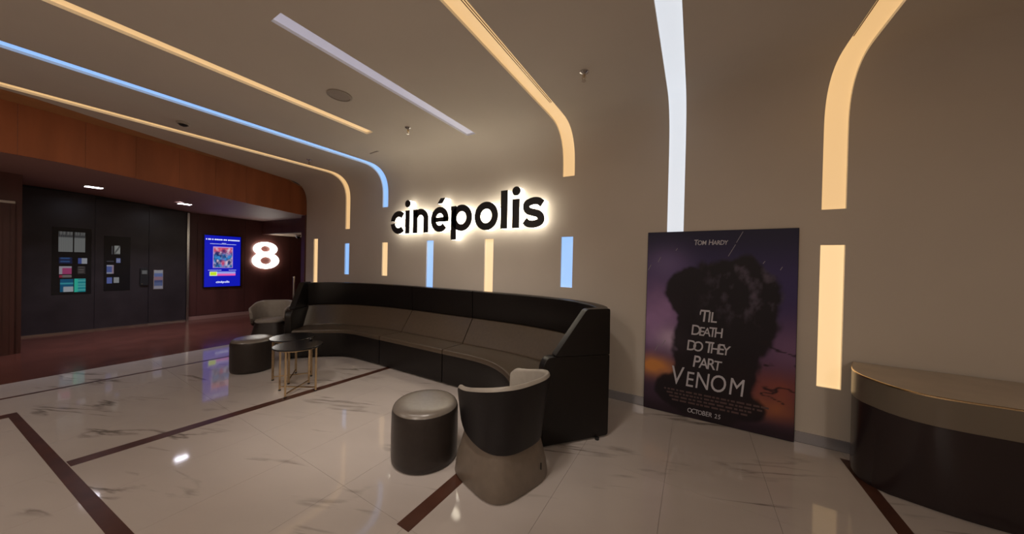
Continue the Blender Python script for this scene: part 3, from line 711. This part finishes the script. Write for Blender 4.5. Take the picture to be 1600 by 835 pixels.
inL = catmull([(-3.87-g, 2.856), (-4.25, 2.856), (-4.50, 2.845), (-4.72, 2.78), (-4.96, 2.60), (-5.16, 2.37), (-5.20, 2.30)], 22)
ouL = catmull([(-3.87-g, 3.572), (-4.3, 3.55), (-4.63, 3.50), (-5.05, 3.40), (-5.40, 3.25), (-5.66, 3.0), (-5.70, 2.80)], 22)
sofa_module('right curved module of the dark leather sofa, ending beside the armchair', inR, ouR, (-1.7, 3.0), (bR, eR, (-1, .6)))
sofa_module('straight middle module of the dark leather sofa under the big sign', inM, ouM, (-3.26, 3.2))
sofa_module('left curved module of the dark leather sofa behind the round tables', inL, ouL, (-4.8, 3.0), (bL, eL, (1, .6)))

# ------------------------------------------------------------------ tub armchairs
def rsq(hw_, hd_, ex=4.0, n=48):
    out = []
    for k in range(n):
        t = 2*math.pi*k/n; c, s_ = math.cos(t), math.sin(t)
        out.append((hd_*math.copysign(abs(c)**(2/ex), c), hw_*math.copysign(abs(s_)**(2/ex), s_)))
    return out
def armchair(loc, rz, label, dark, pale, basem):
    """local +x is the way the chair faces"""
    o = empty('tub_armchair', loc, rz, label, 'armchair', 'tub armchairs')
    rings = []
    for z, s_ in ((.004, .278), (.02, .286), (.12, .274), (.28, .236), (.395, .212)):
        rings.append([(x, y, z) for x, y in rsq(s_, s_, 3.7)])
    MB().loft(rings).build('base', basem, o, smooth=50)
    rings = []
    for z, s_ in ((.396, .205), (.41, .214), (.43, .214), (.448, .20), (.456, .15), (.458, .05)):
        rings.append([(x+.01, y, z) for x, y in rsq(s_, s_*1.02, 3.4)])
    MB().loft(rings).build('seat', pale, o, smooth=60)
    # wrap round back: u runs from one arm tip round the back to the other
    n = 44; outer = []; inner = []
    for k in range(n+1):
        t = -1+2*k/n; a = math.pi+t*math.radians(127); ex = 2.8
        c, s_ = math.cos(a), math.sin(a); rr = (abs(c)**ex+abs(s_)**ex)**(-1/ex)
        at_ = abs(t); back = 1-sstep(.25, .95, at_)
        zt = .655+.085*back; zl = lerp_tab([(0, .28), (.2, .282), (.4, .289), (.55, .298), (.7, .312), (.8, .33), (.88, .355), (.94, .388), (.98, .425), (1, .47)], at_)
        tip = sstep(.90, 1.0, at_)
        zt -= .045*tip*tip
        def pt(off, z, lean): 
            R_ = .262+off+lean*(z-.3); return (c*rr*R_, s_*rr*R_, z)
        th = .036
        O = [pt(0, zl+(zt-.02-zl)*q, .11) for q in (0, .2, .4, .6, .8, 1)]
        rim = [pt(-.006, zt-.006, .11), pt(-th*.35, zt+.002, .11), pt(-th*.7, zt, .11), pt(-th*.95, zt-.01, .11)]
        I = [pt(-th, zt-.02-(zt-.02-max(zl, .40))*q, .11) for q in (0, .3, .6, 1)]
        outer.append(O); inner.append([O[-1]]+rim+I)
    sh = MB(); sh.loft(outer, caps=False, closed=False); 
    low = [[outer[k][0], inner[k][-1]] for k in range(n+1)]; sh.loft(low, caps=False, closed=False)
    sh.build('back_shell', dark, o, smooth=60)
    li = MB(); li.loft(inner, caps=False, closed=False)
    for k in (0, n):
        ring = outer[k]+inner[k][1:]; li.add(ring, [tuple(range(len(ring)))])
    tag(li.build('back_lining', pale, o, smooth=60), 'paler lining and rounded rim of the back')
    return o
armchair((-1.175, 1.898, 0), math.radians(163), 'tub armchair with charcoal outer back and greige base beside the near ottoman', M['charcoal'], M['greige'], M['taupeleather'])
tag(MB().box(-.004, .004, -.002, .002, 0, .045).build('zip_tab', M['matblack'], [o for o in C.objects if o.name == 'tub_armchair'][0]), 'small dark tab on the base')
bpy.data.objects['zip_tab'].location = (-.279, -.12, .1)
armchair((-6.50, 2.585, 0), math.radians(-40), 'grey tub armchair partly hidden behind the left end of the sofa', M['taupeleather'], M['greige'], M['ottoman'])

# ------------------------------------------------------------------ ottomans
def ottoman(loc, label, R_=.222, Hh=.43):
    o = empty('ottoman', loc, 0, label, 'ottoman', 'round ottomans')
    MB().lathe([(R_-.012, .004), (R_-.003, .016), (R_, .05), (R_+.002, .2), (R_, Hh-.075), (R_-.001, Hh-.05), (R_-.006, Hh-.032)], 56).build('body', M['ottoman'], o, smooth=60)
    MB().lathe([(R_-.006, Hh-.032), (R_-.014, Hh-.017), (R_-.028, Hh-.005), (R_-.05, Hh+.001), (R_-.10, Hh+.004), (.02, Hh+.006)], 56).build('cushion_top', M['ottoman_lit_top'], o, smooth=60)
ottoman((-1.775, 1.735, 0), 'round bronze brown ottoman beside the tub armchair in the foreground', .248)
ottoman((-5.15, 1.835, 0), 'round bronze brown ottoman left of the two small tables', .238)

# ------------------------------------------------------------------ nesting tables
def table(loc, rz, label, knob=False):
    o = empty('side_table', loc, rz, label, 'table', 'small round tables')
    Z = .53; R_ = .241
    MB().lathe([(R_-.004, Z-.018), (R_, Z-.014), (R_, Z-.004), (R_-.004, Z)], 56).build('table_top', M['black'], o, smooth=40)
    a = .143
    for sx in (-1, 1):
        for sy in (-1, 1):
            l_ = MB().box(sx*a-.009, sx*a+.009, sy*a-.009, sy*a+.009, .012, Z-.018).build('leg', M['brass'], o)
            MB().lathe([(.012, 0), (.014, .004), (.012, .014)], 12, c=(sx*a, sy*a, 0)).build('foot_cap', M['matblack'], l_)
    MB().bar((-a, -a, .045), (a, a, .045), .012, .012).build('stretcher', M['brass'], o); MB().bar((-a, a, .045), (a, -a, .045), .012, .0118).build('stretcher', M['brass'], o)
    MB().lathe([(R_-.03, Z-.03), (R_-.026, Z-.03), (R_-.026, Z-.018), (R_-.03, Z-.018)], 48).build('under_ring', M['brass'], o)
    return o
ang = math.atan2(.0645, .28)
table((-3.88, 1.806, 0), -ang+.44*0, 'front one of two round black tables with brass legs')
table((-4.345, 1.96, 0), ang*.8, 'rear one of two round black tables with brass legs')
cd = empty('candle_cup', (-3.97, 1.985, .53), 0, 'tiny black round cup on the front brass legged table', 'cup')
MB().lathe([(.012, 0), (.017, .005), (.018, .018), (.012, .026)], 18).build('bowl', M['black'], cd, smooth=50); MB().lathe([(.009, .026), (.009, .029)], 14).build('lid', M['chrome'], cd)

# slim post behind the sofa
po = empty('barrier_post', (-7.2, 3.243, 0), 0, 'slim metal post rising behind the left end of the sofa', 'post')
MB().lathe([(.16, 0), (.16, .01), (.03, .02)], 28).build('base_plate', M['chrome'], po); MB().tube((0, 0, .018), (0, 0, 1.11), .016, 14).build('pole', M['chrome'], po, smooth=50); MB().lathe([(.02, 1.11), (.022, 1.12), (.022, 1.145), (.014, 1.155)], 16).build('cap', M['chrome'], po, smooth=50)

# ------------------------------------------------------------------ reception counter
ct = empty('reception_counter', (1.5, 3.3, 0), 0, 'low curved dark counter with taupe band and stone top at the right', 'counter')
lowc = catmull([(1.145, 3.61), (1.06, 3.36), (1.052, 3.22), (1.13, 3.11), (1.22, 3.075), (1.39, 3.03), (1.6, 3.01), (2.2, 3.02), (2.8, 3.12), (3.3, 3.35), (3.42, 3.61)], 60)
topc = catmull([(1.142, 3.61), (1.06, 3.36), (1.05, 3.2), (1.08, 3.10), (1.13, 2.99), (1.21, 2.91), (1.34, 2.88), (1.6, 2.885), (2.2, 2.90), (2.9, 3.02), (3.4, 3.3), (3.5, 3.61)], 60)
def cw(z, off=0.0):
    t = z/.755; r_ = []
    for k, (a, b) in enumerate(zip(lowc, topc)):
        q = a.lerp(b, t); d_ = (topc[min(59, k+1)]-topc[max(0, k-1)]).normalized(); nv = Vector((d_.y, -d_.x)); nv = -nv if nv.dot(Vector((2.2, 4.2))-q) > 0 else nv
        q = q+nv*off; r_.append((q.x-1.5, min(q.y, 3.61)-3.3, z))
    return r_
MB().loft([cw(.004, -.012), cw(.03, -.012), cw(.03, 0), cw(.30), cw(.575)], closed=False, caps=False).build('front_panel', M['counterdark'], ct, smooth=40)
MB().loft([cw(.575, 0), cw(.577, .004), cw(.757, .004), cw(.757, 0)], closed=False, caps=False).build('upper_band', M['counterband'], ct, smooth=40)
t0 = cw(.757, .006); t1 = [(x, y, .765) for x, y, z in t0]
MB().loft([t0, t1, [(x*.99, y*.99, .768) for x, y, z in t0]], closed=False, caps=False).build('brass_edge', M['brass'], ct, smooth=40)
tp = [(x, y, .766) for x, y, z in cw(.757, .003)]; MB().add(tp, [tuple(range(len(tp)))]).add([(x, y, .757) for x, y, z in tp], [tuple(range(len(tp)))]).build('counter_top', M['countertop'], ct)
